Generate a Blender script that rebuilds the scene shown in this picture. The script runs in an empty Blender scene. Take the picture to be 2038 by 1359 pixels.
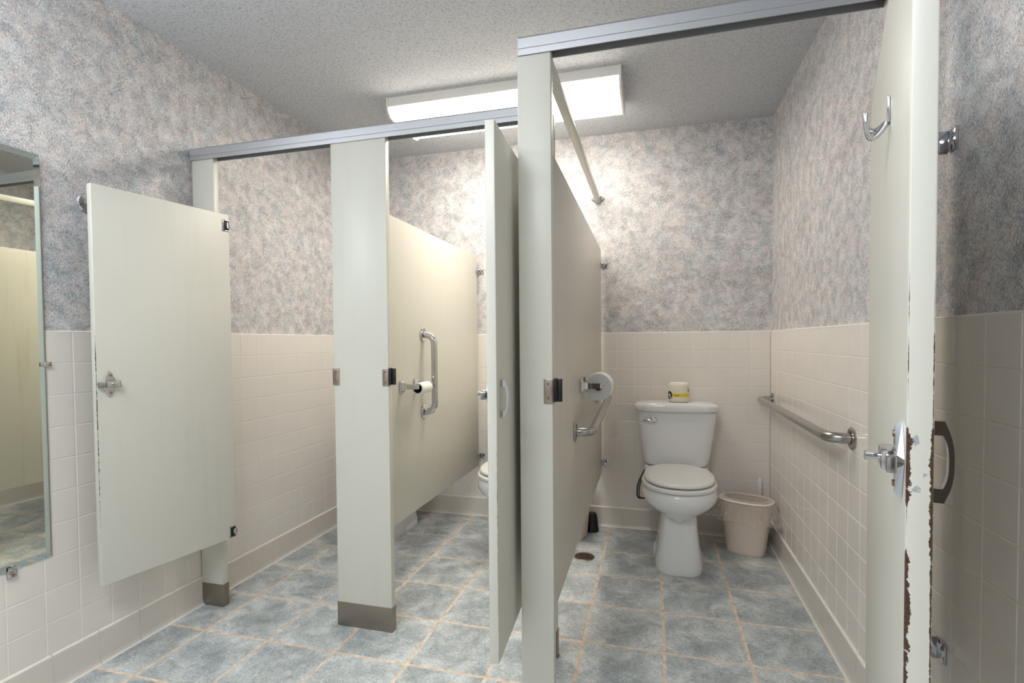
import bpy, bmesh, math, random
from mathutils import Vector, Matrix
C = bpy.context.scene
COL = C.collection
random.seed(7)
PI = math.pi
R = math.radians

# ------------------------------------------------------------------ camera
YAW, PITCH, ROLL = R(15.202), R(-1.5847), R(0.4811)
r0 = Vector((math.cos(YAW), math.sin(YAW), 0)); f0 = Vector((-math.sin(YAW), math.cos(YAW), 0)); u0 = Vector((0, 0, 1))
fw = f0*math.cos(PITCH) + u0*math.sin(PITCH)
up = -f0*math.sin(PITCH) + u0*math.cos(PITCH)
rt = r0*math.cos(ROLL) - up*math.sin(ROLL)
up = r0*math.sin(ROLL) + up*math.cos(ROLL)
cd = bpy.data.cameras.new('camera')
cam = bpy.data.objects.new('camera', cd); COL.objects.link(cam)
m = Matrix((rt, up, -fw)).transposed().to_4x4()
m.translation = Vector((0, 0, 1.1531))
cam.matrix_world = m
cd.sensor_width = 36; cd.lens = 1035.83/2038*36
cd.shift_y = (708.49-679.5)/2038
cd.clip_start = 0.02
C.camera = cam

# ------------------------------------------------------------------ world, exposure
w = bpy.data.worlds.new('world'); C.world = w; w.use_nodes = True
w.node_tree.nodes['Background'].inputs[0].default_value = (0.9, 0.95, 1, 1)
w.node_tree.nodes['Background'].inputs[1].default_value = 0.3
C.view_settings.view_transform = 'Standard'
C.view_settings.look = 'None'
C.view_settings.gamma = 1
C.view_settings.use_curve_mapping = False
C.view_settings.exposure = 1.30
C.cycles.max_bounces = 10
C.cycles.diffuse_bounces = 6

LAMP_A = 7.8       # diffuser over the stalls
FILL_B = 12.5       # diffuser of the added, unseen fixture behind the camera

FILL_V = 22.0       # globes of the added, unseen light bar above the mirror

# dimensions
D, XL, XR, HC, T = 3.2601, -1.9399, 0.6475, 2.417, 1.2013
YB = -1.5
YF = 1.84
TT = 0.108

# ------------------------------------------------------------------ materials
def mat(name, col, rough=0.5, metal=0.0, **kw):
    M = bpy.data.materials.new(name); M.use_nodes = True
    b = M.node_tree.nodes['Principled BSDF']
    b.inputs['Base Color'].default_value = (*col, 1)
    b.inputs['Roughness'].default_value = rough
    b.inputs['Metallic'].default_value = metal
    for k, v in kw.items():
        b.inputs[k].default_value = v
    return M
class G:
    """tiny node graph helper"""
    def __init__(s, M):
        s.M = M; s.t = M.node_tree; s.b = s.t.nodes['Principled BSDF']
        s.co = s.t.nodes.new('ShaderNodeTexCoord').outputs['Object']
    def n(s, typ, ins=None, **at):
        x = s.t.nodes.new(typ)
        for k, v in at.items(): setattr(x, k, v)
        for k, v in (ins or {}).items():
            if hasattr(v, 'links') or isinstance(v, bpy.types.NodeSocket): s.t.links.new(v, x.inputs[k])
            else: x.inputs[k].default_value = v
        return x
    def noise(s, scale, detail=2, rough=0.5, dist=0.0, vec=None):
        return s.n('ShaderNodeTexNoise', {'Vector': vec or s.co, 'Scale': scale, 'Detail': detail, 'Roughness': rough, 'Distortion': dist}).outputs[0]
    def math(s, op, a, b=None, c=None, clamp=False):
        i = {0: a}
        if b is not None: i[1] = b
        if c is not None: i[2] = c
        x = s.n('ShaderNodeMath', i, operation=op); x.use_clamp = clamp
        return x.outputs[0]
    def ramp(s, fac, stops):
        x = s.n('ShaderNodeValToRGB', {'Fac': fac}); e = x.color_ramp.elements
        while len(e) < len(stops): e.new(0.5)
        for i, (p, c) in enumerate(stops):
            e[i].position = p; e[i].color = (*c, 1) if len(c) == 3 else c
        return x.outputs[0]
    def mix(s, fac, a, b, mode='MIX'):
        x = s.n('ShaderNodeMix', data_type='RGBA', blend_type=mode)
        for k, v in ((0, fac), (6, a), (7, b)):
            if isinstance(v, bpy.types.NodeSocket): s.t.links.new(v, x.inputs[k])
            else: x.inputs[k].default_value = v if k == 0 else ((*v, 1) if len(v) == 3 else v)
        return x.outputs[2]
    def col(s, v): s.t.links.new(v, s.b.inputs['Base Color'])
    def rough(s, v): s.t.links.new(v, s.b.inputs['Roughness'])
    def bump(s, h, strength=0.3, dist=0.002):
        x = s.n('ShaderNodeBump', {'Height': h, 'Strength': strength, 'Distance': dist})
        s.t.links.new(x.outputs[0], s.b.inputs['Normal'])

def wallpaper():
    M = mat('wallpaper', (.6, .6, .6), 0.62); g = G(M)
    # fibrous brush strokes: noise stretched one way inside patches whose direction turns
    w1 = g.n('ShaderNodeTexNoise', {'Vector': g.co, 'Scale': 14.0, 'Detail': 2.0})
    off = g.n('ShaderNodeVectorMath', {0: w1.outputs['Color'], 1: (0.05, 0.05, 0.05)}, operation='MULTIPLY').outputs[0]
    v = g.n('ShaderNodeVectorMath', {0: g.co, 1: off}, operation='ADD').outputs[0]
    mp = g.n('ShaderNodeMapping', {'Vector': v, 'Rotation': (R(35), R(35), 0), 'Scale': (1, 1, 0.24)}).outputs[0]
    mp2 = g.n('ShaderNodeMapping', {'Vector': v, 'Rotation': (R(-40), R(-40), 0), 'Scale': (1, 1, 0.24)}).outputs[0]
    sa = g.noise(520, 3, .65, 0.3, mp); sb = g.noise(520, 3, .65, 0.3, mp2)
    pick = g.ramp(g.noise(48, 1), [(.45, (0, 0, 0)), (.55, (1, 1, 1))])
    st = g.mix(pick, sa, sb)
    patch = g.noise(20, 4, .6, .5)
    tone = g.math('ADD', g.math('MULTIPLY', st, 0.85), g.math('MULTIPLY', patch, 0.31))
    c = g.ramp(tone, [(.43, (.21, .235, .26)), (.535, (.40, .41, .43)), (.61, (.67, .64, .64)), (.72, (.85, .81, .80))])
    pink = g.ramp(g.noise(26, 3, .6, 1.0), [(.48, (0, 0, 0)), (.62, (1, 1, 1))])
    c2 = g.mix(g.math('MULTIPLY', pink, .44), c, (1.0, .84, .77), 'MULTIPLY')
    blue = g.ramp(g.noise(11, 2, .6, .8, g.n('ShaderNodeVectorMath', {0: g.co, 1: (3, 5, 7)}, operation='ADD').outputs[0]), [(.5, (0, 0, 0)), (.7, (1, 1, 1))])
    c3 = g.mix(g.math('MULTIPLY', blue, .5), c2, (.80, .92, .95), 'MULTIPLY')
    g.col(c3); g.bump(st, .25, .001)
    return M
def tilemat(name, col, rough):
    M = mat(name, col, rough); g = G(M)
    n = g.noise(3.0, 2); f = g.noise(420, 2)
    c = g.mix(g.math('MULTIPLY', n, .25), (*col,), (col[0]*.90, col[1]*.87, col[2]*.84))
    c = g.mix(g.math('MULTIPLY', f, .10), c, (.9, .85, .8))
    g.col(c); g.bump(g.noise(35, 2), .10, .001)
    return M
def floormat():
    M = mat('slate_floor_tile', (.4, .45, .48), .42); g = G(M)
    sx, ox, oy, s = g.n('ShaderNodeSeparateXYZ', {0: g.co}), -0.26, 2.8586, 0.2973
    wob = g.math('MULTIPLY', g.math('SUBTRACT', g.noise(70, 4, .7), .5), .010)
    def dist(ch, o):
        a = g.math('DIVIDE', g.math('SUBTRACT', sx.outputs[ch], o), s)
        cell = g.math('FLOOR', a)
        fr = g.math('FRACT', a)
        d = g.math('MULTIPLY', g.math('MINIMUM', fr, g.math('SUBTRACT', 1.0, fr)), s)
        return d, cell
    dx, cx = dist(0, ox); dy, cy = dist(1, oy)
    d = g.math('MINIMUM', dx, dy)
    d = g.math('ADD', d, wob)
    mask = g.ramp(g.math('MULTIPLY', d, 100), [(.54, (0, 0, 0)), (.60, (1, 1, 1))])     # 0 grout, 1 tile
    cv = g.n('ShaderNodeCombineXYZ', {0: cx, 1: cy, 2: 0.0}).outputs[0]
    wn = g.n('ShaderNodeTexWhiteNoise', {'Vector': cv}, noise_dimensions='3D')
    shift = g.n('ShaderNodeVectorMath', {0: wn.outputs['Color'], 1: (40, 40, 40)}, operation='MULTIPLY').outputs[0]
    v = g.n('ShaderNodeVectorMath', {0: g.co, 1: shift}, operation='ADD').outputs[0]
    big = g.noise(9, 6, .68, .4, v)
    fine = g.noise(130, 5, .85, 0.9, v)
    t = g.math('ADD', g.math('ADD', g.math('MULTIPLY', big, .46), g.math('MULTIPLY', fine, .58)), g.math('MULTIPLY', g.ramp(d, [(0, (1, 1, 1)), (.07, (0, 0, 0))]), .035))
    c = g.ramp(t, [(.38, (.20, .225, .235)), (.48, (.33, .36, .37)), (.555, (.51, .54, .545)), (.66, (.80, .80, .79))])
    warm = g.ramp(g.noise(18, 2, .5, 0, v), [(.5, (0, 0, 0)), (.75, (1, 1, 1))])
    c = g.mix(g.math('MULTIPLY', warm, .35), c, (1.0, .95, .80), 'MULTIPLY')
    c = g.mix(g.math('MULTIPLY', wn.outputs['Value'], .22), c, (.75, .80, .85), 'MULTIPLY')
    edge = g.ramp(g.math('MULTIPLY', d, 100), [(.45, (1, 1, 1)), (1.6, (0, 0, 0))])
    gr = g.ramp(g.noise(30, 3), [(.35, (.60, .46, .345)), (.65, (.80, .665, .54))])
    c = g.mix(mask, gr, c)
    g.col(c)
    g.rough(g.math('ADD', g.math('MULTIPLY', mask, -.38), g.math('ADD', g.math('MULTIPLY', fine, .10), .76)))
    h = g.math('ADD', mask, g.math('MULTIPLY', g.math('ADD', big, g.math('MULTIPLY', fine, .5)), .25))
    g.bump(h, .35, .002)
    return M
def ceilmat():
    M = mat('popcorn_ceiling', (.66, .67, .69), .9); g = G(M)
    n = g.noise(105, 4, .75); n2 = g.noise(260, 2, .6)
    c = g.ramp(n, [(.36, (.60, .635, .69)), (.47, (.86, .885, .93)), (.6, (.93, .945, .97))])
    g.col(c); g.bump(g.math('ADD', n, g.math('MULTIPLY', n2, .4)), 1.0, .016)
    return M
def paint(name, col, rough=.38, streak=.16):
    M = mat(name, col, rough); g = G(M)
    c = g.mix(g.math('MULTIPLY', g.noise(5, 3, .6), .18), col, (col[0]*.86, col[1]*.85, col[2]*.78))
    sm = g.n('ShaderNodeMapping', {'Vector': g.co, 'Scale': (26, 26, 1.6)}).outputs[0]
    st = g.ramp(g.noise(1.0, 3, .6, .3, sm), [(.55, (0, 0, 0)), (.8, (1, 1, 1))])
    c = g.mix(g.math('MULTIPLY', st, streak), c, (col[0]*.75, col[1]*.71, col[2]*.62))
    g.col(c); g.bump(g.noise(300, 2), .12, .0008)
    return M
def chipped(name, col, t, left, right, scuffs=()):
    """painted slab with rust chips along the two arrises of its free edge; (z, width mm) profiles"""
    M = paint(name, col); g = G(M)
    s = g.n('ShaderNodeSeparateXYZ', {0: g.co})
    fine = g.noise(330, 4, .8); med = g.noise(70, 3, .7)
    zz = g.math('DIVIDE', s.outputs[2], 2.0)
    def arr(y0, prof):
        r = g.ramp(zz, [(z/2.0, (w_/10,)*3) for z, w_ in prof])
        wd_ = g.math('MULTIPLY', r, .010)
        wd_ = g.math('MULTIPLY', wd_, g.math('ADD', g.math('MULTIPLY', med, 5.0), g.math('ADD', g.math('MULTIPLY', fine, 2.0), -2.5)))
        d = g.math('ABSOLUTE', g.math('SUBTRACT', s.outputs[1], y0))
        return g.math('LESS_THAN', d, wd_)
    xx = g.math('GREATER_THAN', s.outputs[0], t['W']-.0019)
    k = g.math('MULTIPLY', g.math('MAXIMUM', arr(0.0012, left), arr(t['t']-.0012, right)), xx)
    old = g.b.inputs['Base Color'].links[0].from_socket
    rust = g.ramp(fine, [(.35, (.022, .012, .010)), (.62, (.10, .045, .028)), (.8, (.30, .14, .07))])
    c = g.mix(k, old, rust)
    for z0, y0, rz, ry in scuffs:
        a = g.math('DIVIDE', g.math('SUBTRACT', s.outputs[2], z0), rz); b2 = g.math('DIVIDE', g.math('SUBTRACT', s.outputs[1], y0), ry)
        e = g.math('ADD', g.math('MULTIPLY', a, a), g.math('MULTIPLY', b2, b2))
        e = g.math('ADD', e, g.math('MULTIPLY', g.math('SUBTRACT', fine, .5), 3.2))
        kk = g.math('MULTIPLY', g.math('LESS_THAN', e, .35), xx)
        c = g.mix(g.math('MULTIPLY', kk, .75), c, (.26, .29, .32))
    g.col(c)
    return M
def brushed(name, col, rough, sc=(4, 4, 300)):
    M = mat(name, col, rough, 1.0); g = G(M)
    v = g.n('ShaderNodeMapping', {'Vector': g.co, 'Scale': sc}).outputs[0]
    n = g.noise(1.0, 3, .6, 0, v)
    g.rough(g.math('ADD', rough-.08, g.math('MULTIPLY', n, .16)))
    g.col(g.mix(n, (col[0]*.85, col[1]*.85, col[2]*.85), (min(1, col[0]*1.12), min(1, col[1]*1.12), min(1, col[2]*1.12))))
    return M

WP = wallpaper()
TILE = tilemat('glazed_beige_tile', (.80, .75, .70), .13)
GROUT = mat('tile_grout', (.84, .80, .74), .6)
BASE = tilemat('cove_base_tile', (.68, .63, .575), .2)
FLOOR = floormat(); CEIL = ceilmat()
CREAM = paint('cream_partition_paint', (.645, .63, .565))
CREAML = paint('streaked_cream_paint', (.635, .60, .52), .30, .6)
DARKM = brushed('dark_shoe_steel', (.33, .29, .25), .38, (3, 3, 220))
ALU = mat('anodised_rail', (.50, .505, .525), .45, .7)
CHROME = mat('chrome', (.60, .60, .62), .09, 1.0)
STEEL = mat('satin_steel', (.44, .43, .415), .24, 1.0)
PORC = mat('white_porcelain', (.78, .785, .79), .12, 0.0, **{'Coat Weight': .4, 'Coat Roughness': .04})
SEAT = mat('seat_plastic', (.74, .735, .715), .28)
BLACKP = mat('black_plastic', (.006, .006, .007), .4)
RUBBER = mat('braided_hose', (.04, .035, .03), .5)
PAPER = mat('toilet_paper', (.85, .83, .80), .9)
PAPEREND = mat('toilet_paper_end', (.62, .62, .61), .95)
CARD = mat('cardboard_core', (.42, .30, .20), .9)
COREDARK = mat('dark_core', (.03, .02, .02), .9)
WRAP = mat('cream_wrapper', (.80, .76, .62), .35)
YEL = mat('yellow_band', (.86, .62, .01), .35)
INK = mat('label_ink', (.02, .02, .03), .4)
INK2 = mat('brown_ink', (.28, .17, .01), .5)
GREYINK = mat('grey_label', (.33, .33, .38), .5)
CANP = mat('beige_bin_plastic', (.72, .61, .52), .40)
RIMP = mat('pale_bin_rim', (.82, .74, .65), .35)
WHITEP = mat('white_plastic', (.80, .81, .80), .3)
WHITEM = mat('white_enamel', (.80, .78, .73), .4)
IRON = mat('brown_drain_iron', (.24, .18, .14), .45, 1.0)
SCREW = mat('rusty_screw', (.35, .22, .15), .4, .9)
RUSTPL = brushed('rust_stained_plate', (.50, .42, .37), .32, (30, 30, 60))
MIRR = mat('mirror_silver', (.72, .74, .66), .015, 1.0)
MEDGE = mat('mirror_bevel', (.62, .68, .66), .03, 1.0)
def lens():
    M = bpy.data.materials.new('lit_diffuser'); M.use_nodes = True
    b = M.node_tree.nodes['Principled BSDF']
    b.inputs['Base Color'].default_value = (.9, .88, .82, 1); b.inputs['Roughness'].default_value = .4
    b.inputs['Emission Color'].default_value = (1.0, .93, .82, 1); b.inputs['Emission Strength'].default_value = LAMP_A
    return M
LENS = lens()
FILL_LENS = LENS.copy(); FILL_LENS.name = 'fill_diffuser_cool'
FILL_LENS.node_tree.nodes['Principled BSDF'].inputs['Emission Color'].default_value = (.89, .955, 1.0, 1)
FILL_LENS.node_tree.nodes['Principled BSDF'].inputs['Emission Strength'].default_value = FILL_B
def linermat():
    M = bpy.data.materials.new('clear_bag_film'); M.use_nodes = True; t = M.node_tree
    t.nodes.remove(t.nodes['Principled BSDF'])
    out = t.nodes['Material Output']
    tr = t.nodes.new('ShaderNodeBsdfTransparent'); tr.inputs[0].default_value = (.95, .93, .91, 1)
    gl = t.nodes.new('ShaderNodeBsdfPrincipled'); gl.inputs['Roughness'].default_value = .12; gl.inputs['Base Color'].default_value = (.85, .80, .76, 1)
    lw = t.nodes.new('ShaderNodeLayerWeight'); lw.inputs[0].default_value = .35
    tc = t.nodes.new('ShaderNodeTexCoord'); nz = t.nodes.new('ShaderNodeTexNoise'); nz.inputs['Scale'].default_value = 22; nz.inputs['Distortion'].default_value = .8
    t.links.new(tc.outputs['Object'], nz.inputs['Vector'])
    bp = t.nodes.new('ShaderNodeBump'); bp.inputs['Strength'].default_value = .6; bp.inputs['Distance'].default_value = .01
    t.links.new(nz.outputs[0], bp.inputs['Height']); t.links.new(bp.outputs[0], gl.inputs['Normal']); t.links.new(bp.outputs[0], lw.inputs['Normal'])
    mr = t.nodes.new('ShaderNodeMath'); mr.operation = 'MULTIPLY_ADD'; mr.inputs[1].default_value = .75; mr.inputs[2].default_value = .16
    t.links.new(lw.outputs['Facing'], mr.inputs[0])
    mx = t.nodes.new('ShaderNodeMixShader')
    t.links.new(mr.outputs[0], mx.inputs[0]); t.links.new(tr.outputs[0], mx.inputs[1]); t.links.new(gl.outputs[0], mx.inputs[2]); t.links.new(mx.outputs[0], out.inputs[0])
    return M
LINER = linermat()

# ------------------------------------------------------------------ mesh helpers
def nb(): return bmesh.new()
def box(bm, x0, x1, y0, y1, z0, z1, bev=0.0, seg=2):
    t = bmesh.new()
    bmesh.ops.create_cube(t, size=1)
    for v in t.verts:
        v.co = Vector(((x0+x1)/2 + v.co.x*(x1-x0), (y0+y1)/2 + v.co.y*(y1-y0), (z0+z1)/2 + v.co.z*(z1-z0)))
    if bev > 0:
        bmesh.ops.bevel(t, geom=t.edges[:], offset=bev, segments=seg, affect='EDGES', profile=.5)
    merge(bm, t)
def merge(bm, t, mtx=None):
    if mtx is not None: t.transform(mtx)
    me = bpy.data.meshes.new('tmp'); t.to_mesh(me); t.free(); bm.from_mesh(me); bpy.data.meshes.remove(me)
def cyl(bm, p0, p1, ra, rb=None, n=24, bev=0.0):
    rb = ra if rb is None else rb
    p0 = Vector(p0); p1 = Vector(p1); d = p1-p0; L = d.length
    prof = [(0, 0), (ra, 0), (rb, L), (0, L)]
    if bev: prof = [(0, 0), (ra-bev, 0), (ra, bev), (rb, L-bev), (rb-bev, L), (0, L)]
    q = d.to_track_quat('Z', 'Y').to_matrix().to_4x4(); q.translation = p0
    t = bmesh.new(); lathe(t, prof, n); merge(bm, t, q)
def lathe(bm, prof, n=32, a0=0.0, a1=2*PI):
    full = abs(a1-a0-2*PI) < 1e-6
    rings = []
    k = n if full else n+1
    for (r, z) in prof:
        if r < 1e-7: rings.append([bm.verts.new((0, 0, z))])
        else: rings.append([bm.verts.new((r*math.cos(a0+(a1-a0)*i/n), r*math.sin(a0+(a1-a0)*i/n), z)) for i in range(k)])
    for a, b in zip(rings[:-1], rings[1:]):
        m_ = n if full else n
        for i in range(m_):
            j = (i+1) % k
            vs = []
            for v in ([a[i % len(a)], a[j % len(a)]] if len(a) > 1 else [a[0]]) + ([b[j % len(b)], b[i % len(b)]] if len(b) > 1 else [b[0]]):
                if v not in vs: vs.append(v)
            if len(vs) > 2:
                try: bm.faces.new(vs)
                except ValueError: pass
def skin(bm, rings, cap0=True, cap1=True, closed=True):
    R_ = [[bm.verts.new(p) for p in r] for r in rings]
    n = len(R_[0])
    for a, b in zip(R_[:-1], R_[1:]):
        for i in range(n if closed else n-1):
            j = (i+1) % n
            bm.faces.new((a[i], a[j], b[j], b[i]))
    if cap0: bm.faces.new(R_[0][::-1])
    if cap1: bm.faces.new(R_[-1])
def sup(cx, cy, z, hw, hf, hb, e=2.0, n=56):
    """superellipse ring; hf toward -y, hb toward +y"""
    out = []
    for i in range(n):
        a = 2*PI*i/n; c, s = math.cos(a), math.sin(a)
        x = math.copysign(abs(c)**(2/e), c)*hw
        y = math.copysign(abs(s)**(2/e), s)*(hb if s > 0 else hf)
        out.append((cx+x, cy+y, z))
    return out
def tube(bm, pts, rad, n=16, cap=True):
    pts = [Vector(p) for p in pts]
    rads = rad if isinstance(rad, (list, tuple)) else [rad]*len(pts)
    rings = []; prev = None
    for i, p in enumerate(pts):
        d = (pts[min(i+1, len(pts)-1)] - pts[max(i-1, 0)]).normalized()
        if prev is None:
            a = Vector((0, 0, 1)) if abs(d.z) < .9 else Vector((1, 0, 0))
            u = d.cross(a).normalized()
        else:
            u = (prev - d*prev.dot(d)).normalized()
        v = d.cross(u); prev = u
        rings.append([p + (u*math.cos(2*PI*k/n) + v*math.sin(2*PI*k/n))*rads[i] for k in range(n)])
    skin(bm, rings, cap, cap)
def bend(p, r, steps=8):
    """round the inner corners of a polyline"""
    p = [Vector(q) for q in p]; out = [p[0]]
    for a, b, c in zip(p[:-2], p[1:-1], p[2:]):
        u = (a-b).normalized(); v = (c-b).normalized()
        s = b+u*r; e = b+v*r
        for k in range(steps+1):
            t = k/steps
            out.append(s*(1-t)**2 + b*2*t*(1-t) + e*t*t)
    out.append(p[-1]); return out
def prism(bm, poly, h, mtx=None):
    """poly in local xy, extruded h along z"""
    t = bmesh.new()
    a = [t.verts.new((x, y, 0)) for x, y in poly]; b = [t.verts.new((x, y, h)) for x, y in poly]
    t.faces.new(a[::-1]); t.faces.new(b)
    for i in range(len(a)):
        j = (i+1) % len(a); t.faces.new((a[i], a[j], b[j], b[i]))
    merge(bm, t, mtx)
def obj(name, bm, m, parent=None, smooth=True, ang=32):
    bmesh.ops.recalc_face_normals(bm, faces=bm.faces[:])
    if smooth:
        for f in bm.faces: f.smooth = True
        for e in bm.edges:
            e.smooth = not (len(e.link_faces) != 2 or e.calc_face_angle(0) > R(ang))
    me = bpy.data.meshes.new(name); bm.to_mesh(me); bm.free()
    for x in (m if isinstance(m, (list, tuple)) else [m]): me.materials.append(x)
    o = bpy.data.objects.new(name, me); COL.objects.link(o)
    if parent: o.parent = parent
    return o
def thing(name, label, cat, loc=(0, 0, 0), rz=0, group=None):
    o = bpy.data.objects.new(name, None); COL.objects.link(o)
    o.empty_display_size = .05
    o.location = loc; o.rotation_euler = (0, 0, rz); o['label'] = label; o['category'] = cat
    if group: o['group'] = group
    return o
def tag(o, label, cat, group=None):
    o['label'] = label; o['category'] = cat
    if group: o['group'] = group
    return o
def struct(name, bm, m, smooth=False, label=None):
    o = obj(name, bm, m, None, smooth); o['kind'] = 'structure'
    return o
def dup(root, loc, rz, label, group=None, name=None):
    r = root.copy(); COL.objects.link(r); r.location = loc; r.rotation_euler = (0, 0, rz); r['label'] = label
    if group: r['group'] = group
    for ch in list(root.children):
        c = ch.copy(); COL.objects.link(c); c.parent = r
        for g_ in ch.children:
            d = g_.copy(); COL.objects.link(d); d.parent = c
    return r

# ------------------------------------------------------------------ room shell
W = .008            # wallpaper plane sits this far behind the tile face
b = nb(); box(b, XL-.12, XR+.12, YB-.1, D+.12, -.1, 0); struct('floor', b, FLOOR)
b = nb(); box(b, XL-.12, XR+.12, YB-.1, D+.12, HC, HC+.1); struct('ceiling', b, CEIL)
b = nb(); box(b, XL-.12, XL-W, YB, D+W, 0, HC); struct('wall_left', b, WP)
b = nb(); box(b, XR+W, XR+.12, YB, D+W, 0, HC); struct('wall_right', b, WP)
b = nb(); box(b, XL-.12, XR+.12, D+W, D+.12, 0, HC); struct('wall_back', b, WP)
b = nb(); box(b, XL-.12, XR+.12, YB-.1, YB, 0, HC); struct('wall_front', b, WP)

b = nb(); box(b, -.42, .50, YB-.03, YB+.035, 0, 2.05, .003); struct('added_dark_slab', b, mat('dark_reflection_slab', (.05, .032, .022), .35))  # unseen dark slab added so the chrome has something dark to reflect

def tiles(frame, us, zs, gap=.0016, proud=.0016, bev=.0028):
    """frame(u, z, out) -> world point; one pillowed tile per cell plus grout bed and top bullnose"""
    b = nb()
    for u0_, u1_ in zip(us[:-1], us[1:]):
        for z0, z1 in zip(zs[:-1], zs[1:]):
            tl = (random.random()-.5)*.0002
            rings = []
            for ins, o_ in ((gap, -.0012), (gap+.0006, -.0003+tl), (gap+.0016, tl)):
                rings.append([b.verts.new(frame(a, c, o_)) for a, c in ((u0_+ins, z0+ins), (u1_-ins, z0+ins), (u1_-ins, z1-ins), (u0_+ins, z1-ins))])
            for a_, c_ in zip(rings[:-1], rings[1:]):
                for i in range(4):
                    j = (i+1) % 4; f = b.faces.new((a_[i], a_[j], c_[j], c_[i]))
            f = b.faces.new(rings[-1])
    # grout bed
    q = [b.verts.new(frame(a, c, -.0012)) for a, c in ((us[0], zs[0]), (us[-1], zs[0]), (us[-1], zs[-1]), (us[0], zs[-1]))]
    f = b.faces.new(q); f.material_index = 1
    return b
def bull(b, frame, u0_, u1_, z, dep, mi=1):
    pr = [(-.0003, z-.004), (.0006, z-.002), (.0004, z), (-.002, z+.0018), (-dep, z+.002)]
    vs = [[b.verts.new(frame(u, zz, o_)) for o_, zz in pr] for u in (u0_, u1_)]
    for i in range(len(pr)-1):
        f = b.faces.new((vs[0][i], vs[1][i], vs[1][i+1], vs[0][i+1])); f.material_index = mi; f.smooth = True
def fr_left(u, z, o): return (XL+o, u, z)
def fr_right(u, z, o): return (XR-o, u, z)
def fr_back(u, z, o): return (u, D-o, z)
ZB = T-10*TT
zs = [ZB + k*TT for k in range(11)]
def span(a, b_, o, s):
    k0 = math.ceil((a-o)/s+1e-6); out = [a]
    while o+k0*s < b_-1e-6: out.append(o+k0*s); k0 += 1
    return out+[b_]
for nm, fr, a, c, o_ in (('trim_1', fr_left, YB, D, 2.0961), ('trim_2', fr_back, XL, XR, XR), ('trim_3', fr_right, YB, D, 1.265)):
    us = span(a, c, o_, TT)
    bm = tiles(fr, us, zs)
    bull(bm, fr, a, c, T, W+.001, 1)
    bmesh.ops.recalc_face_normals(bm, faces=bm.faces[:])
    o = struct(nm, bm, [TILE, GROUT])
for nm, fr, a, c, o_ in (('baseboard_left', fr_left, YB, D, 1.09), ('baseboard_back', fr_back, XL, XR, XR-.05), ('baseboard_right', fr_right, YB, D, 1.3)):
    us = span(a, c, o_, .1524); bm = nb()
    pr = [(-.001, ZB+.0015), (.0040, ZB+.001), (.0078, ZB-.0025), (.0085, ZB-.009), (.0085, .024), (.0100, .013), (.014, .0045), (.020, .0015), (.020, -.001)]
    for k, (u0_, u1_) in enumerate(zip(us[:-1], us[1:])):
        e = .0005
        vs = [[bm.verts.new(fr(u, zz, oo)) for oo, zz in pr] for u in (u0_+e, u1_-e)]
        for i in range(len(pr)-1):
            f = bm.faces.new((vs[0][i], vs[1][i], vs[1][i+1], vs[0][i+1]))
            f.material_index = 1 if i < 2 or i > 5 else 0; f.smooth = True  # top ledge takes the pale grout colour to paint its highlight line
    q = [bm.verts.new(fr(u, zz, .0078)) for u, zz in ((a, 0), (c, 0), (c, ZB-.006), (a, ZB-.006))]
    f = bm.faces.new(q); f.material_index = 1
    struct(nm, bm, [BASE, GROUT])

# ------------------------------------------------------------------ ceiling lights
def ceiling_light(label, cx, y0, lens_m, L=1.18, Wd=.375):
    t = thing('ceiling_light', label, 'light', (cx, y0+Wd/2, HC))
    h = Wd/2
    b = nb()
    poly = [(-h, 0), (h, 0), (h, -.046), (h-.003, -.046), (h-.003, -.003), (-h+.003, -.003), (-h+.003, -.046), (-h, -.046)]
    mt = Matrix(((0, 0, 1, -L/2), (1, 0, 0, 0), (0, 1, 0, 0), (0, 0, 0, 1)))
    prism(b, poly, L, mt); obj('housing', b, WHITEM, t, False)
    b = nb()
    prof = [(-h+.004, -.044), (-h+.012, -.064), (-h+.035, -.084), (-h+.07, -.090), (0, -.094), (h-.07, -.090), (h-.035, -.084), (h-.012, -.064), (h-.004, -.044)]
    vs = [[b.verts.new((x, y, z)) for y, z in prof] for x in (-L/2+.006, L/2-.006)]
    for i in range(len(prof)-1): b.faces.new((vs[0][i], vs[1][i], vs[1][i+1], vs[0][i+1]))
    obj('diffuser', b, lens_m, t)
    for s in (-1, 1):
        b = nb()
        poly = [(-h-.003, 0), (-h-.003, -.040), (-h+.004, -.070), (-h+.028, -.092), (-h+.07, -.099), (h-.07, -.099), (h-.028, -.092), (h-.004, -.070), (h+.003, -.040), (h+.003, 0)]
        mt = Matrix(((0, 0, 1, s*L/2-.005), (1, 0, 0, 0), (0, 1, 0, 0), (0, 0, 0, 1)))
        prism(b, poly, .010, mt); obj('end_cap', b, WHITEM, t, False)
    return t
ceiling_light('long lit wraparound fluorescent fixture on the textured ceiling above the stalls', -.737, 2.465, LENS)
ceiling_light('added unseen fill fixture on the ceiling in front of the stalls, above the camera', -.70, -.35, FILL_LENS)  # second fixture out of view, added only to light the room

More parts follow.
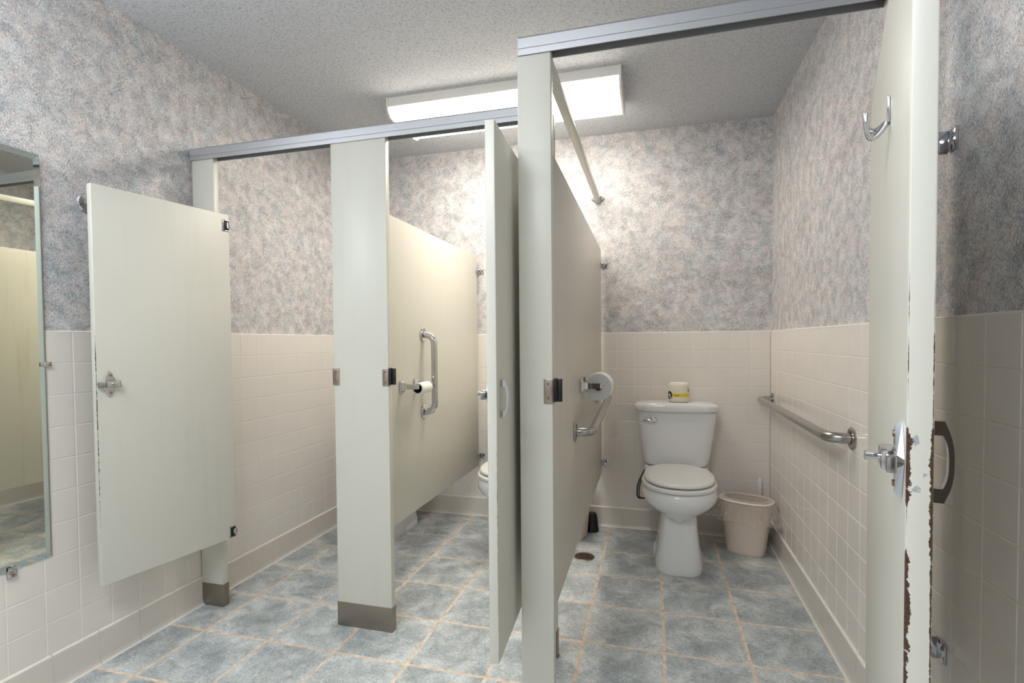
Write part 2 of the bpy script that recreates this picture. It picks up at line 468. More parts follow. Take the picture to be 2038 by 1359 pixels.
def fill_bar():  # unseen globe bar added to brighten the ceiling
    t = thing('fill_light_bar', 'added chrome bar with four glowing fill globes above the wall mirror, out of view', 'light', (XL-W, .52, 2.06))
    b = nb(); box(b, .0005, .035, -.36, .36, -.055, .055, .004); obj('back_plate', b, CHROME, t)
    gm = FILL_LENS.copy(); gm.name = 'fill_globe'; gm.node_tree.nodes['Principled BSDF'].inputs['Emission Strength'].default_value = FILL_V
    for k in range(4):
        y = -.27+.18*k
        b = nb(); cyl(b, (.035, y, 0), (.052, y, 0), .022, n=20); so = obj('socket', b, WHITEP, t)
        b = nb(); bmesh.ops.create_uvsphere(b, u_segments=24, v_segments=14, radius=.048)
        bmesh.ops.translate(b, verts=b.verts[:], vec=(.094, y, 0)); obj('globe', b, gm, so)
fill_bar()

# ------------------------------------------------------------------ partitions
ZR0, ZR1 = 1.948, 2.0
def rail(name, label, x0, x1, yf, z0=ZR0, z1=ZR1, dep=.040):
    yf -= .0045
    t = thing(name, label, 'rail', ((x0+x1)/2, yf, z0)); L = x1-x0; h = z1-z0
    b = nb()
    poly = [(0, 0), (0, .0165), (.0016, .0178), (0, .0191), (0, h-.006), (.004, h), (dep-.004, h), (dep, h-.006), (dep, 0), (dep-.003, 0), (dep-.003, h-.006), (.003, h-.006), (.003, 0)]
    mt = Matrix(((0, 0, 1, -L/2), (1, 0, 0, 0), (0, 1, 0, 0), (0, 0, 0, 1)))
    prism(b, poly, L, mt); obj('channel', b, ALU, t, False)
    b = nb(); box(b, -L/2-.002, -L/2, 0, dep, 0, h, .0005); obj('end_cap', b, ALU, t, False)
    return t
rail('headrail', 'long grey aluminium headrail across the tops of the two left stalls', XL+.003, -.348, YF)
rail('headrail', 'grey aluminium headrail over the front of the right stall, nearest the camera', -.362, XR-.004, 1.43)
def brace():
    p0 = Vector((-.300, 1.470, 1.972)); p1 = Vector((-.330, D+W-.004, 2.026)); d = p1-p0; L = d.length
    t = thing('brace_rail', 'thin cream square rail running from the front headrail back to the papered wall', 'rail', p0)
    t.rotation_euler = d.to_track_quat('Y', 'Z').to_euler()
    b = nb(); box(b, -.014, .014, 0, L-.006, -.016, .016, .0012); obj('bar', b, CREAM, t)
    b = nb(); poly = [(-.040, 0), (-.012, .024), (.012, .024), (.040, 0), (.012, -.024), (-.012, -.024)]
    prism(b, poly, .004, Matrix(((1, 0, 0, 0), (0, 0, 1, L-.004), (0, 1, 0, 0), (0, 0, 0, 1))))
    box(b, -.018, .018, L-.03, L-.004, -.020, .020, .002)
    fl = obj('flange', b, CHROME, t)
    for s in (-1, 1):
        b = nb(); cyl(b, (s*.027, L-.004, 0), (s*.027, L-.0075, 0), .005, n=12); obj('screw', b, SCREW, fl)
brace()

TH = .030
def pilaster(label, x0, x1, yf, ztop=1.958, shoe=.098, keepers=()):
    t = thing('pilaster', label, 'pilaster', ((x0+x1)/2, yf+TH/2, 0)); hw = (x1-x0)/2
    b = nb(); box(b, -hw, hw, -TH/2, TH/2, .004, ztop, .003); obj('slab', b, CREAM, t)
    e = .0022
    b = nb(); box(b, -hw-e, hw+e, -TH/2-e, TH/2+e, 0, shoe, .0012); obj('shoe', b, DARKM, t)
    for side, z in keepers:
        b = nb(); xa = side*hw; s = side
        # plate wraps the pilaster face and edge, rubber bumper channel beyond the edge
        box(b, min(xa-s*.024, xa+s*.0035), max(xa-s*.024, xa+s*.0035), -TH/2-.0045, -TH/2-.0008, z-.034, z+.034, .0008)
        box(b, min(xa+s*.0005, xa+s*.0035), max(xa+s*.0005, xa+s*.0035), -TH/2-.0045, TH/2-.004, z-.034, z+.034, .0006)
        k = obj('keeper', b, RUSTPL, t)
        b = nb(); box(b, min(xa+s*.0035, xa+s*.013), max(xa+s*.0035, xa+s*.013), -TH/2-.003, -TH/2+.012, z-.030, z+.036, .0012)
        box(b, min(xa+s*.012, xa+s*.026), max(xa+s*.012, xa+s*.026), -TH/2+.004, -TH/2+.015, z-.030, z+.034, .001)
        obj('bumper', b, BLACKP, k) if s > 0 else b.free()
        for dz in (-.02, .02):
            b = nb(); cyl(b, (xa-s*.012, -TH/2-.004, z+dz), (xa-s*.012, -TH/2-.0065, z+dz), .0042, .003, n=14); obj('screw', b, SCREW, k)
    return t
pilaster('narrow cream pilaster with a dark shoe against the left tiled wall', XL+.006, -1.822, YF)
p2 = pilaster('wide cream pilaster between the two left stalls, dark steel shoe on the floor', -1.246, -1.003, YF, keepers=((-1, 1.018), (1, 1.018)))
pilaster('thin cream pilaster half hidden behind the front post, holding the middle door', -.422, -.340, YF)
pilaster('narrow cream front pilaster nearest the camera, with rust-stained latch plate', -.367, -.272, 1.43, keepers=((1, 1.014),))
p5 = pilaster('cream pilaster beside the right wall, hidden behind the open right door', .532, .607, 1.43)
for z in (1.60, .425):
    b = nb(); x0 = .020
    box(b, .012, XR-.5695+.004, -TH/2-.006, -TH/2-.002, z-.026, z+.026, .001)
    xe = XR-.5695+(W if z > T else 0)-.0006
    box(b, xe-.004, xe, -TH/2-.040, -TH/2-.003, z-.022, z+.026, .001)
    k = obj('wall_bracket', b, CHROME, p5)
    b = nb(); cyl(b, (.056, -TH/2-.006, z), (.056, -TH/2-.010, z), .008, .006, n=14); obj('screw', b, SCREW, k)

PT = .025
def panel(label, xa, ya, xb, yb, pm=None):
    """right-hand face runs from (xa,ya) near to (xb,yb) far"""
    d = Vector((xb-xa, yb-ya)); L = d.length; ang = math.atan2(d.y, d.x)
    t = thing('partition_panel', label, 'partition', (xa, ya, 0), ang)
    b = nb(); box(b, 0, L, 0, PT, .338, 1.712, .0025); obj('slab', b, pm or CREAM, t)
    gap = D-yb
    for z in (1.615, .400):
        b = nb(); ww = gap+(W if z > T else 0)-.0008
        box(b, L-.030, L+ww, -.0035, -.0005, z-.016, z+.016, .0008)
        box(b, L+ww-.004, L+ww, -.038, -.002, z-.016, z+.016, .0008)
        box(b, L-.004, L+ww, -.008, -.002, z-.019, z-.014, .001)
        k = obj('wall_bracket', b, CHROME, t)
        b = nb(); cyl(b, (L+ww-.004, -.026, z+.001), (L+ww-.007, -.026, z+.001), .005, n=12); obj('screw', b, BLACKP, k)
    return t
pn1 = panel('cream partition panel between the two left stalls, with grab bar and small paper roll', -1.110, YF+TH+.001, -1.112, D-.026)
pn2 = panel('streaky cream partition panel left of the near white toilet in the right stall', -.287, 1.43+TH+.001, -.309, D-.026, CREAML)

# ------------------------------------------------------------------ doors
def latch(t, w_, y, out, z=1.018):
    """diamond latch on face y of the door; out = +1/-1 outward; free edge at x=w_"""
    xc = w_-.040; s = out
    def yy(a, c): return (y+min(s*a, s*c), y+max(s*a, s*c))
    b = nb()
    dm = [(xc-.027, z), (xc-.004, z+.045), (xc+.004, z+.047), (xc+.027, z), (xc+.004, z-.047), (xc-.004, z-.045)]
    n0, n1 = .0004, .0075
    A = [b.verts.new((x, y+s*n0, zz)) for x, zz in dm]
    B = [b.verts.new((xc+(x-xc)*.80, y+s*n1, z+(zz-z)*.88)) for x, zz in dm]
    b.faces.new(A); b.faces.new(B)
    for i in range(6):
        j = (i+1) % 6; b.faces.new((A[i], A[j], B[j], B[i]))
    pl = obj('latch_plate', b, CHROME, t, False)
    for dz in (-.030, .030):
        b = nb(); cyl(b, (xc, y+s*.0075, z+dz), (xc, y+s*.0095, z+dz), .004, n=12); obj('screw', b, SCREW, pl)
    b = nb(); y0, y1 = yy(.006, .022)
    box(b, xc-.026, xc+.018, y0, y1, z-.0125, z+.0125, .003)
    obj('latch_case', b, CHROME, pl)
    b = nb(); y0, y1 = yy(.008, .018)
    box(b, xc+.018, w_+.001, y0, y1, z-.0105, z+.0085, .0015); obj('slide_bar', b, STEEL, pl)
    b = nb()
    pr = [(0, 0), (.0045, 0), (.0038, .003), (.0050, .008), (.0062, .013), (.0066, .0148), (.0055, .0160), (0, .0160)]
    q = Vector((0, s, 0)).to_track_quat('Z', 'Y').to_matrix().to_4x4(); q.translation = Vector((xc-.006, y+s*.0215, z))
    tt = bmesh.new(); lathe(tt, pr, 20); merge(b, tt, q); obj('knob', b, CHROME, pl)
def pull(t, w_, y, out, z=1.008):
    xc = w_-.040; s = out
    b = nb()
    N = 18; rings = []
    # bow handle, flat sided: section runs in x, outline in (y,z)
    outer = []; inner = []
    for k in range(N+1):
        a = -1+2*k/N
        outer.append((.0225*(1-abs(a)**2.6*.38) if abs(a) < 1 else .0, z+a*.045))
        inner.append((.0175*(1-abs(a)**3*.30), z+a*.031))
    poly = [(0.0005, z-.0475), (.0135, z-.0475)] + outer[1:-1] + [(.0135, z+.0475), (0.0005, z+.0475), (0.0005, z+.031)] + [(c, d) for c, d in inner[::-1]] + [(0.0005, z-.031)]
    va = [b.verts.new((xc-.0075, y+s*c, d)) for c, d in poly]; vb = [b.verts.new((xc+.0075, y+s*c, d)) for c, d in poly]
    b.faces.new(va[::-1]); b.faces.new(vb)
    for i in range(len(va)):
        j = (i+1) % len(va); b.faces.new((va[i], va[j], vb[j], vb[i]))
    obj('pull_handle', b, CHROME, t, True, 30)
def hinge(t, z, y, out, top):
    s = out; b = nb()
    ya, yb = sorted((y+s*.0004, y+s*.0022))
    # notched frame
    box(b, .0, .030, ya, yb, z-.024, z-.020, .0006); box(b, .0, .030, ya, yb, z+.020, z+.024, .0006); box(b, .026, .030, ya, yb, z-.024, z+.024, .0006)
    k = obj('hinge', b, CHROME, t)
    b = nb(); box(b, .002, .026, min(ya, y+s*.001), max(y+s*.0015, ya), z-.020, z+.020); obj('recess', b, BLACKP, k, False)
    b = nb(); cyl(b, (.0065, y+s*.004, z-.012), (.0065, y+s*.004, z+.014), .0065, n=14, bev=.001)
    box(b, -.003, .016, *sorted((y+s*.001, y+s*.006)), z-.004, z+.010, .001); obj('pin', b, STEEL, k)
def door(label, H, ang, w_, m_, t_=.025, z0=.340, z1=1.700):
    t = thing('stall_door', label, 'door', (H[0], H[1], 0), R(ang))
    b = nb(); box(b, 0, w_, 0, t_, z0, z1, .0022, 3); obj('slab', b, m_, t)
    return t
# left door: right-hand face is the inside
v = Vector((-1.828, 1.334)) - Vector((-1.738, 1.832)); ang = math.degrees(math.atan2(v.y, v.x)); wd = v.length
n_ = Vector((-v.y, v.x)).normalized()
H = Vector((-1.738, 1.832)) - n_*.025
CH1 = chipped('chipped_left_door_paint', (.645, .63, .565), {'W': wd, 't': .025}, [(.2, 0), (1.9, 0)], [(.40, 0), (.55, .3), (.70, .7), (.93, 1.3), (1.02, .6), (1.12, 1.1), (1.2, 0)])
d1 = door('leftmost cream stall door swung open against the left wall, diamond latch showing', H, ang, wd, CH1, .025, .322)
latch(d1, wd, .025, 1); pull(d1, wd, 0, -1); hinge(d1, 1.652, .025, 1, True); hinge(d1, .350, .025, 1, False)
CH2 = chipped('chipped_middle_door_paint', (.645, .63, .565), {'W': .598, 't': .025}, [(.3, 0), (.8, .3), (.9, 0)], [(.40, .1), (.75, .4), (.85, .3), (.95, 0)])
d2 = door('middle stall door standing open edge-on to the camera, chrome pull on its face', (-.430, 1.832), math.degrees(math.atan2(1.235-1.832, -.401+.430)), .598, CH2)
latch(d2, .598, 0, -1); pull(d2, .598, .025, 1); hinge(d2, 1.652, .025, 1, True); hinge(d2, .362, .025, 1, False)
CH3 = chipped('chipped_right_door_paint', (.645, .63, .565), {'W': .78, 't': .025}, [(.50, 3), (.90, 2.6), (.915, 0), (.965, .2), (.975, 3.4), (1.025, 2.0), (1.027, .3), (1.032, 4.2), (1.047, 4.2), (1.05, 0), (1.08, 0), (1.12, .5), (1.16, 0), (1.19, .3), (1.24, 0)], [(.6, .6), (.86, .9), (.93, 1.8), (.955, 1.8), (.96, 2.2), (1.05, 2.2), (1.06, .3), (1.12, .5), (1.19, .2), (1.22, 0)], ((1.038, .0085, .010, .0045), (.983, .010, .006, .006), (1.0, .018, .004, .004)))
d3 = door('rightmost stall door, nearest the camera, with rust-chipped edge and coat hook', (.499, 1.43), -106.6, .78, CH3)
latch(d3, .78, 0, -1, 1.009); pull(d3, .78, .025, 1, 1.010); hinge(d3, 1.60, .025, 1, True); hinge(d3, .40, .025, 1, False)
def coat_hook(t, x, y, s, z):
    b = nb(); box(b, x-.008, x+.008, *sorted((y+s*.0004, y+s*.004)), z-.002, z+.038, .0015)
    k = obj('coat_hook', b, CHROME, t)
    for dx, tip, low in ((-.016, .024, 0), (.012, .020, -.018)):
        pts = [(x, y+s*.004, z+.002)]
        for i in range(11):
            a = i/10
            pts.append((x+dx*a, y+s*(.004+.027*math.sin(a*PI/2)), z-.010*math.sin(a*PI)*1.3 + tip*a*a + low*math.sin(a*PI*.6)))
        b = nb(); tube(b, pts, [.0045]+[.0045-.0008*i/10 for i in range(10)]+[.0050], 12); obj('prong', b, CHROME, k)
coat_hook(d3, .520, 0, -1, 1.485)

# ------------------------------------------------------------------ grab bars
def grab(label, a, b_, normal, off, rb=.0165, metal=STEEL, fr=.038):
    """bar between wall points a and b_; normal = outward unit vector"""
    a = Vector(a); b_ = Vector(b_); n_ = Vector(normal)
    t = thing('grab_bar', label, 'grab bar', a)
    ax = (b_-a).normalized(); o = n_*off
    pts = bend([Vector((0, 0, 0))+n_*.002, o+ax*.0, (b_-a)+o, (b_-a)+n_*.002], .055, 10)
    bm = nb(); tube(bm, pts, rb, 24); obj('bar', bm, metal, t)
    for p in (Vector((0, 0, 0)), b_-a):
        bm = nb(); tt = bmesh.new(); lathe(tt, [(0, .0005), (fr, .0005), (fr, .003), (fr-.004, .006), (rb+.003, .007), (rb+.003, .004), (0, .004)], 36)
        q = n_.to_track_quat('Z', 'Y').to_matrix().to_4x4(); q.translation = p; merge(bm, tt, q)
        fl = obj('flange', bm, metal, t)
        side = n_.cross(Vector((0, 0, 1)))
        for k in range(3):
            an = PI/2+k*2*PI/3; c = p + (side*math.cos(an)+Vector((0, 0, 1))*math.sin(an))*(fr-.010)
            bm = nb(); cyl(bm, c+n_*.0055, c+n_*.0085, .0045, .003, n=12); obj('screw', bm, SCREW, fl)
    return t
grab('vertical polished grab bar on the partition inside the middle stall', (-1.1098, 2.394, 1.192), (-1.1098, 2.394, .806), (1, 0, 0), .060, .0165, CHROME, .036)
grab('stainless grab bar on the partition left of the near toilet, just under the paper roll', (-.2925, 1.995, .803), (-.3035, 2.93, .842), (1, 0, 0), .066, .0175)
grab('long stainless grab bar along the right tiled wall', (XR-.0005, 3.205, .816), (XR-.0005, 1.985, .817), (-1, 0, 0), .068, .0185)

# ------------------------------------------------------------------ paper holders
def holder(label, x, y0, y1, z):
    t = thing('paper_holder', label, 'toilet paper holder', (x, (y0+y1)/2, z))
    for y in (y0, y1):
        b = nb(); yy = y-(y0+y1)/2
        sec = []
        for k, (dx, hy, hz) in enumerate(((.0008, .020, .027), (.006, .020, .027), (.010, .013, .020), (.022, .007, .0135), (.045, .0055, .011), (.082, .0050, .0105), (.088, .0035, .0085))):
            sec.append([(dx, yy+sy*hy, sz*hz) for sy, sz in ((-1, -1), (1, -1), (1, 1), (-1, 1))])
        skin(b, sec); obj('post', b, CHROME, t, True, 40)
    b = nb(); cyl(b, (.072, -(y1-y0)/2+.004, 0), (.072, (y1-y0)/2-.004, 0), .0075, n=20); obj('roller', b, CHROME, t)
    return t
def paper_roll(label, x, yc, z, ro, ri, L, endm, group=None):
    t = thing('toilet_paper_roll', label, 'toilet paper', (x, yc, z))
    q = Matrix(((1, 0, 0, 0), (0, 0, 1, 0), (0, -1, 0, 0), (0, 0, 0, 1)))
    b = nb(); tt = bmesh.new(); lathe(tt, [(ri+.0012, -L/2), (ro-.002, -L/2), (ro, -L/2+.002), (ro, L/2-.002), (ro-.002, L/2), (ri+.0012, L/2)], 48); merge(b, tt, q)
    # loose end of the sheet
    pts = [(ro*math.cos(a), ro*math.sin(a)) for a in [PI*.95+.05*i for i in range(4)]]
    o = obj('paper', b, [PAPER, PAPEREND], t)
    for p in o.data.polygons:
        if abs(p.normal.y) > .9: p.material_index = 1
    b = nb(); tt = bmesh.new(); lathe(tt, [(ri+.001, -L/2+.0005), (ri, -L/2+.0005), (ri, L/2-.0005), (ri+.001, L/2-.0005)], 32); merge(b, tt, q)
    obj('core', b, endm, t)
    return t
holder('chrome toilet paper holder on the partition in the middle stall, left of the vertical bar', -1.1098, 2.152, 2.300, .952)
paper_roll('nearly used up white toilet paper roll on the middle stall holder', -1.1098+.072, 2.228, .952-.010, .027, .0195, .108, COREDARK)
holder('chrome toilet paper holder on the partition left of the near toilet', -.2958, 2.170, 2.330, .966)
paper_roll('thick full white toilet paper roll above the grab bar beside the near toilet', -.2958+.072, 2.250, .966-.006, .0575, .0150, .108, CARD)

# ------------------------------------------------------------------ toilets
def toilet(label, loc):
    t = thing('toilet', label, 'toilet', loc)
    b = nb()
    # pedestal
    skin(b, [sup(0, -.41, z, hw, hf, hb, e) for z, hw, hf, hb, e in (
        (0, .117, .213, .23, 3.6), (.010, .120, .215, .232, 3.6), (.03, .117, .213, .23, 3.8), (.09, .107, .208, .22, 4.6), (.16, .097, .204, .21, 5), (.23, .089, .202, .20, 5.5), (.30, .085, .201, .20, 5.5), (.355, .09, .20, .22, 4))])
    # flared skirt toward the rear floor
    skin(b, [sup(0, -.33, z, hw, hf, .13, 3) for z, hw, hf in ((0, .127, .15), (.018, .128, .151), (.035, .118, .145), (.05, .09, .13))])
    # bowl
    skin(b, [sup(0, -.50, z, .182*s, .248*s2, .215*s3, 2.15 if z > .28 else 1.5+(z-.225)*10) for z, s, s2, s3 in (
        (.236, .01, .30, .3), (.250, .11, .40, .6), (.268, .25, .50, .8), (.288, .42, .63, .9), (.308, .60, .76, .97), (.328, .78, .86, 1), (.348, .91, .93, 1.02), (.372, 1.0, .985, 1.03), (.396, 1.01, 1.0, 1.03), (.412, .985, .985, 1.02), (.422, .965, .97, 1.0), (.427, .93, .95, .98))])
    # deck under the tank
    skin(b, [sup(0, -.17, z, hw, .16, .13, 4.5) for z, hw in ((.20, .06), (.30, .10), (.37, .155), (.405, .172), (.432, .172), (.438, .165))])
    bw = obj('bowl', b, PORC, t, True, 40)
    for s in (-1, 1):
        b = nb(); tt = bmesh.new(); lathe(tt, [(.014, 0), (.014, .010), (.010, .018), (.004, .022), (0, .022)], 20); merge(b, tt, Matrix.Translation((s*.098, -.25, .030)))
        obj('bolt_cap', b, WHITEP, bw)
    b = nb(); skin(b, [sup(0, -.495, z, .184*s, .248*s, .235, 2.2) for z, s in ((.429, .955), (.431, .985), (.437, .995), (.445, .985), (.448, .955))]); obj('seat', b, SEAT, t, True, 50)
    b = nb(); skin(b, [sup(0, -.492, z, .176*s, .236*s, .235*s, 2.25) for z, s in ((.4545, .95), (.4565, .97), (.461, .98), (.468, .97), (.473, .925), (.4755, .83), (.4765, .6), (.477, .2))]); ld = obj('seat_lid', b, SEAT, t, True, 60)
    for s in (-1, 1):
        b = nb(); box(b, s*.07-.018, s*.07+.018, -.262, -.228, .440, .462, .006, 3); obj('hinge', b, SEAT, ld)
    b = nb(); skin(b, [sup(0, -.115, z, hw, hf, .093, 5.0) for z, hw, hf in ((.438, .150, .080), (.446, .168, .088), (.462, .177, .093), (.51, .186, .096), (.60, .200, .099), (.70, .213, .102), (.748, .218, .103))]); tk = obj('tank', b, PORC, t, True, 50)
    def lidring(z, g, c=0.0):
        out = []
        for (x, y, zz) in sup(0, -.115, z, .2335*g, .112*g, .100*g, 4.6, 72):
            bow = .010*(1-(x/.23)**2) if y < -.115 else 0
            out.append((x, y-bow+ (.004 if abs(x) > .18 and y < -.115 else 0), zz - .006*(abs(x)/.226)**4*c))
        return out
    b = nb(); skin(b, [lidring(z, g, c) for z, g, c in ((.750, .955, 0), (.752, .985, 0), (.762, 1.0, 0), (.778, 1.0, .3), (.789, .985, .7), (.797, .94, 1), (.800, .85, 1), (.801, .5, .6))]); obj('tank_lid', b, PORC, t, True, 60)
    b = nb(); cyl(b, (-.122, -.217, .703), (-.122, -.234, .703), .016, .014, n=22, bev=.002)
    rings = []
    for k in range(9):
        a = k/8; rings.append([(-.108-.074*a, -.234-.009*math.sin(a*PI)+ .007*math.cos(an), .705-.003*a+(.0125-.0060*a)*math.sin(an)) for an in [2*PI*i/12 for i in range(12)]])
    skin(b, rings); obj('flush_lever', b, CHROME, t)
    b = nb(); pts = bend([(-.135, -.10, .445), (-.170, -.14, .405), (-.214, -.16, .318), (-.218, -.16, .235), (-.16, -.10, .22), (-.15, -.02, .20), (-.15, -.008, .20)], .030, 6)
    tube(b, pts, .0050, 10); tube(b, [(p.x+.011, p.y+.006, p.z-.002) for p in pts[:-8]], .0035, 8)
    obj('supply_hose', b, RUBBER, t)
    return t
t3 = toilet('white two-piece toilet in the right stall with a wrapped paper roll on its tank', (.124, D, 0))
dup(t3, (-.752, D, 0), 0, 'white toilet in the middle stall, mostly hidden behind the open middle door')
dup(t3, (-1.565, D, 0), 0, 'white toilet in the left stall, only its base showing under the partition')

# wrapped roll on the tank
def wrapped_roll():
    t = thing('wrapped_paper_roll', 'paper-wrapped toilet roll with yellow band standing on the toilet tank', 'toilet paper', (.140, D-.135, .8025), R(-15+15.2))
    rr, h = .0575, .104
    b = nb(); lathe(b, [(0, 0), (rr-.006, 0), (rr-.001, .004), (rr, .012), (rr+.0005, .05), (rr, h-.008), (rr-.003, h-.001), (rr-.007, h)], 48); obj('wrapper', b, WRAP, t, True, 60)
    b = nb(); pr = []
    random.seed(3)
    N = 48; rings = []
    for r_, z_ in ((rr-.0068, h), (rr-.008, h+.0025), (rr*.7, h+.0035), (rr*.42, h+.001), (rr*.25, h-.006)):
        rings.append([(r_*math.cos(2*PI*i/N), r_*math.sin(2*PI*i/N), z_+.0022*math.sin(i*1.3)*(r_ < rr*.8)+.001*random.random()) for i in range(N)])
    skin(b, rings, False, True); obj('folded_top', b, PAPER, t, True, 80)
    def patch(name, a0, a1, z0, z1, m_, dr=.0009, n=16, shape=None, par=t):
        b = nb(); vs = []
        for i in range(n+1):
            a = a0+(a1-a0)*i/n; u = -1+2*i/n
            lo, hi = (z0, z1) if shape is None else ((z0+z1)/2-(z1-z0)/2*shape(u), (z0+z1)/2+(z1-z0)/2*shape(u))
            vs.append((b.verts.new(((rr+dr)*math.cos(a), (rr+dr)*math.sin(a), lo)), b.verts.new(((rr+dr)*math.cos(a), (rr+dr)*math.sin(a), hi))))
        for p, q in zip(vs[:-1], vs[1:]): b.faces.new((p[0], q[0], q[1], p[1]))
        return obj(name, b, m_, par, True, 80)
    A = lambda px: R(-90)+math.asin(max(-1, min(1, px)))     # px: -1 left .. 1 right as seen from the front
    patch('yellow_band', A(-.62), A(.97), .031, .048, YEL)
    c = patch('round_logo', A(-.995), A(-.63), .016, .062, INK, .0011, 24, lambda u: math.sqrt(max(0, 1-u*u)))
    # the white figure inside the logo
    patch('logo_mark', A(-.93), A(-.80), .030, .050, PAPER, .0015, 10, lambda u: .35+.5*abs(math.sin(u*4)), c)
    patch('logo_mark', A(-.85), A(-.74), .023, .031, PAPER, .0015, 8, None, c)
    for i in range(4):
        u = -.46+i*.125
        patch('band_lettering', A(u), A(u+.026), .0335, .0435, INK2, .0015, 3)
        patch('band_lettering', A(u+.038), A(u+.085), .0345+.002*(i % 2), .0420, INK2, .0015, 3)
    patch('printed_box', A(.80), A(.95), .057, .076, GREYINK)
wrapped_roll()

# ------------------------------------------------------------------ bins, brushes, drain
def can(label, loc, rz):
    t = thing('trash_can', label, 'trash can', loc, rz)
    def ring(z, g, n=56): return sup(0, 0, z, .104*g, .068*g+.004, .068*g+.004, 2.9, n)
    def k(z): return .92+.34*z/.29
    b = nb()
    skin(b, [ring(0, .90), ring(.003, .925), ring(.010, k(.010)), ring(.10, k(.10)), ring(.20, k(.20)), ring(.283, k(.283)), ring(.283, k(.283)-.02), ring(.15, k(.15)-.025), ring(.012, k(.012)-.03)], True, True)
    obj('body', b, CANP, t, True, 50)
    b = nb(); rings = []
    for a in range(10):
        an = 2*PI*a/10; rings.append([(x, y, z) for x, y, z in sup(0, 0, .286+.0055*math.sin(an), .104*k(.286)+.001+.0075*math.cos(an), .072*k(.286)+.002+.0075*math.cos(an), .072*k(.286)+.002+.0075*math.cos(an), 2.6)])
    skin(b, rings+[rings[0]], False, False); obj('rim', b, RIMP, t, True, 80)
    return t
CANL = (.487, 3.045, 0); CANR = R(-22)
t = can('beige trash can with a clear bag beside the near toilet', CANL, CANR)
dup(t, (-.452, 3.045, 0), R(80), 'beige trash can without bag in the middle stall, glimpsed under the partition')
def liner():
    t = nb(); random.seed(5)
    N = 120; rings = []
    for (z, g, am) in ((.16, .97, .0), (.24, 1.0, .003), (.287, 1.05, .001), (.299, 1.10, .0008), (.2975, 1.215, .001), (.286, 1.29, .002), (.262, 1.34, .007), (.235, 1.40, .010), (.212, 1.47, .015), (.195, 1.56, .019), (.182, 1.60, .016)):
        ring = []
        ph = random.random()*.6
        for i in range(N):
            a = 2*PI*i/N
            wv = math.sin(a*9+ph)+.7*math.sin(a*17+2*ph+1)+.5*math.sin(a*31+ph*3)
            ca = abs(math.cos(a))
            spread = g + (max(0, g-1.30)*(.8*ca**3) - max(0, g-1.30)*.55*(1-ca))
            x, y, _ = sup(0, 0, 0, .104*spread+am*wv*.4, .074*spread+am*wv*.4, .074*spread+am*wv*.4, 2.6, N)[i]
            ring.append((x, y, z+am*.35*math.sin(a*7+1.0)))
        rings.append(ring)
    skin(t, rings, False, False)
    o = obj('trash_bag', t, LINER, None, True, 70)
    tag(o, 'clear crinkled plastic bag lining and hanging over the beige trash can', 'trash bag')
    o.location = CANL; o.rotation_euler = (0, 0, CANR)
    return o
lb = liner()
def brush():
    t = thing('toilet_brush', 'white toilet brush handle standing in the corner behind the bagged trash can', 'toilet brush', (.583, D-.060, 0))
    b = nb(); lathe(b, [(0, .0), (.040, .0), (.043, .004), (.035, .06), (.037, .10), (.034, .10), (.030, .02), (0, .01)], 28); obj('holder', b, WHITEP, t)
    b = nb(); lathe(b, [(0, .03), (.022, .04), (.022, .09), (.006, .11), (.006, .27), (.0095, .29), (.0105, .355), (.0085, .365), (0, .367)], 20); obj('handle', b, WHITEP, t)
brush()
def caddy():
    t = thing('brush_caddy', 'small black tapered brush holder on the floor by the back wall, under the partition', 'brush holder', (-.362, 3.155, 0))
    b = nb(); lathe(b, [(0, 0), (.041, 0), (.043, .003), (.041, .02), (.030, .100), (.026, .108), (.012, .112), (0, .112)], 32); obj('pot', b, BLACKP, t)
caddy()
def drain():
    t = thing('floor_drain', 'round brown floor drain grate set in the floor near the partition', 'drain', (-.357, 2.757, 0))
    b = nb(); lathe(b, [(0, .0006), (.052, .0006), (.054, .0012), (.050, .004), (.044, .004), (.043, .002)], 40); obj('ring', b, IRON, t)
    b = nb(); lathe(b, [(.0435, .0014), (0, .0014)], 40); obj('sump', b, BLACKP, t, False)
    for r1, r2 in ((.039, .030), (.024, .017), (.011, 0.0)):
        b = nb(); lathe(b, [(r1, .0016), (r1, .0042), (r2, .0042)] + ([(r2, .0016)] if r2 else []), 36); obj('grate_ring', b, IRON, t)
drain()

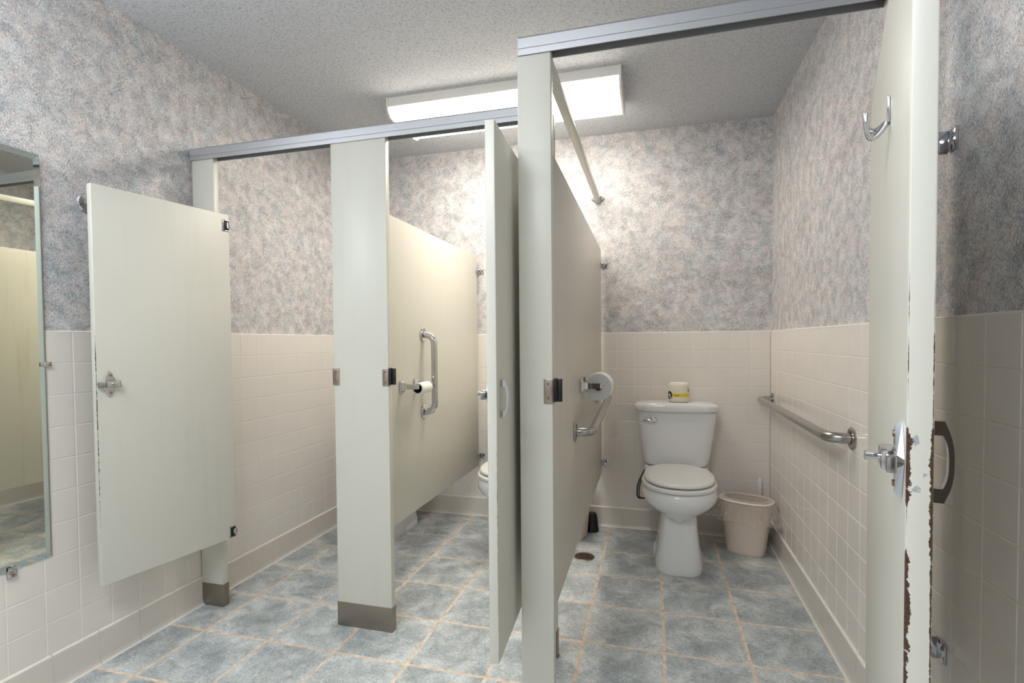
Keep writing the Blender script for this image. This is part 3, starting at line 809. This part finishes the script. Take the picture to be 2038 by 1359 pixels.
# ------------------------------------------------------------------ mirror and wall stop on the left wall
def mirror():
    y1, y0, z0, z1 = 1.254, .30, .452, 1.775
    t = thing('mirror', 'tall rectangular mirror on the left wall beside the open left stall door', 'mirror', (XL, (y0+y1)/2, z0))
    hy = (y1-y0)/2; h = z1-z0; bw = .020; x1 = .0070; x0 = .0045
    b = nb()
    o_ = [b.verts.new((x0, y, z)) for y, z in ((-hy, 0), (hy, 0), (hy, h), (-hy, h))]
    i_ = [b.verts.new((x1, y, z)) for y, z in ((-hy+bw, bw), (hy-bw, bw), (hy-bw, h-bw), (-hy+bw, h-bw))]
    b.faces.new(i_)
    k_ = [b.verts.new((.0008, y, z)) for y, z in ((-hy, 0), (hy, 0), (hy, h), (-hy, h))]
    for a, c in ((o_, i_), (k_, o_)):
        for q in range(4):
            r_ = (q+1) % 4; f = b.faces.new((a[q], a[r_], c[r_], c[q])); f.material_index = 1
    b.faces.new(k_[::-1])
    obj('glass', b, [MIRR, MEDGE], t, False)
    for (y, z, v_) in ((hy, 1.091-z0, 0), (1.138-(y0+y1)/2, 0, 1)):
        b = nb()
        if v_ == 0:
            box(b, .0010, .0125, y-.004, y+.012, z-.008, z+.008, .002); box(b, .0080, .0115, y-.020, y+.004, z-.007, z+.007, .001)
        else:
            box(b, .0010, .0125, y-.012, y+.012, z-.024, z+.002, .002); box(b, .0080, .0115, y-.011, y+.011, z-.004, z+.012, .001)
        k = obj('clip', b, CHROME, t)
        b = nb(); cyl(b, (.0125, y+(.006 if v_ == 0 else 0), z-(.0 if v_ == 0 else .014)), (.0145, y+(.006 if v_ == 0 else 0), z-(.0 if v_ == 0 else .014)), .0045, n=12); obj('screw', b, SCREW, k)
mirror()
def wall_stop():
    t = thing('wall_flange', 'round dark chrome wall flange and rod behind the left door top', 'wall flange', (XL-W, 1.405, 1.657))
    b = nb(); q = Vector((1, 0, 0)).to_track_quat('Z', 'Y').to_matrix().to_4x4()
    tt = bmesh.new(); lathe(tt, [(0, .0008), (.033, .0008), (.034, .004), (.030, .009), (.013, .011), (.012, .016), (0, .016)], 36); merge(b, tt, q); fl = obj('flange', b, CHROME, t)
    b = nb(); cyl(b, (.016, 0, 0), (.085, 0, 0), .0075, n=18, bev=.002); obj('rod', b, CHROME, t)
    for k in range(3):
        an = PI/2+k*2*PI/3+.2; b = nb(); cyl(b, (.0085, .022*math.cos(an), .022*math.sin(an)), (.0115, .022*math.cos(an), .022*math.sin(an)), .0042, .003, n=12); obj('screw', b, SCREW, fl)
wall_stop()
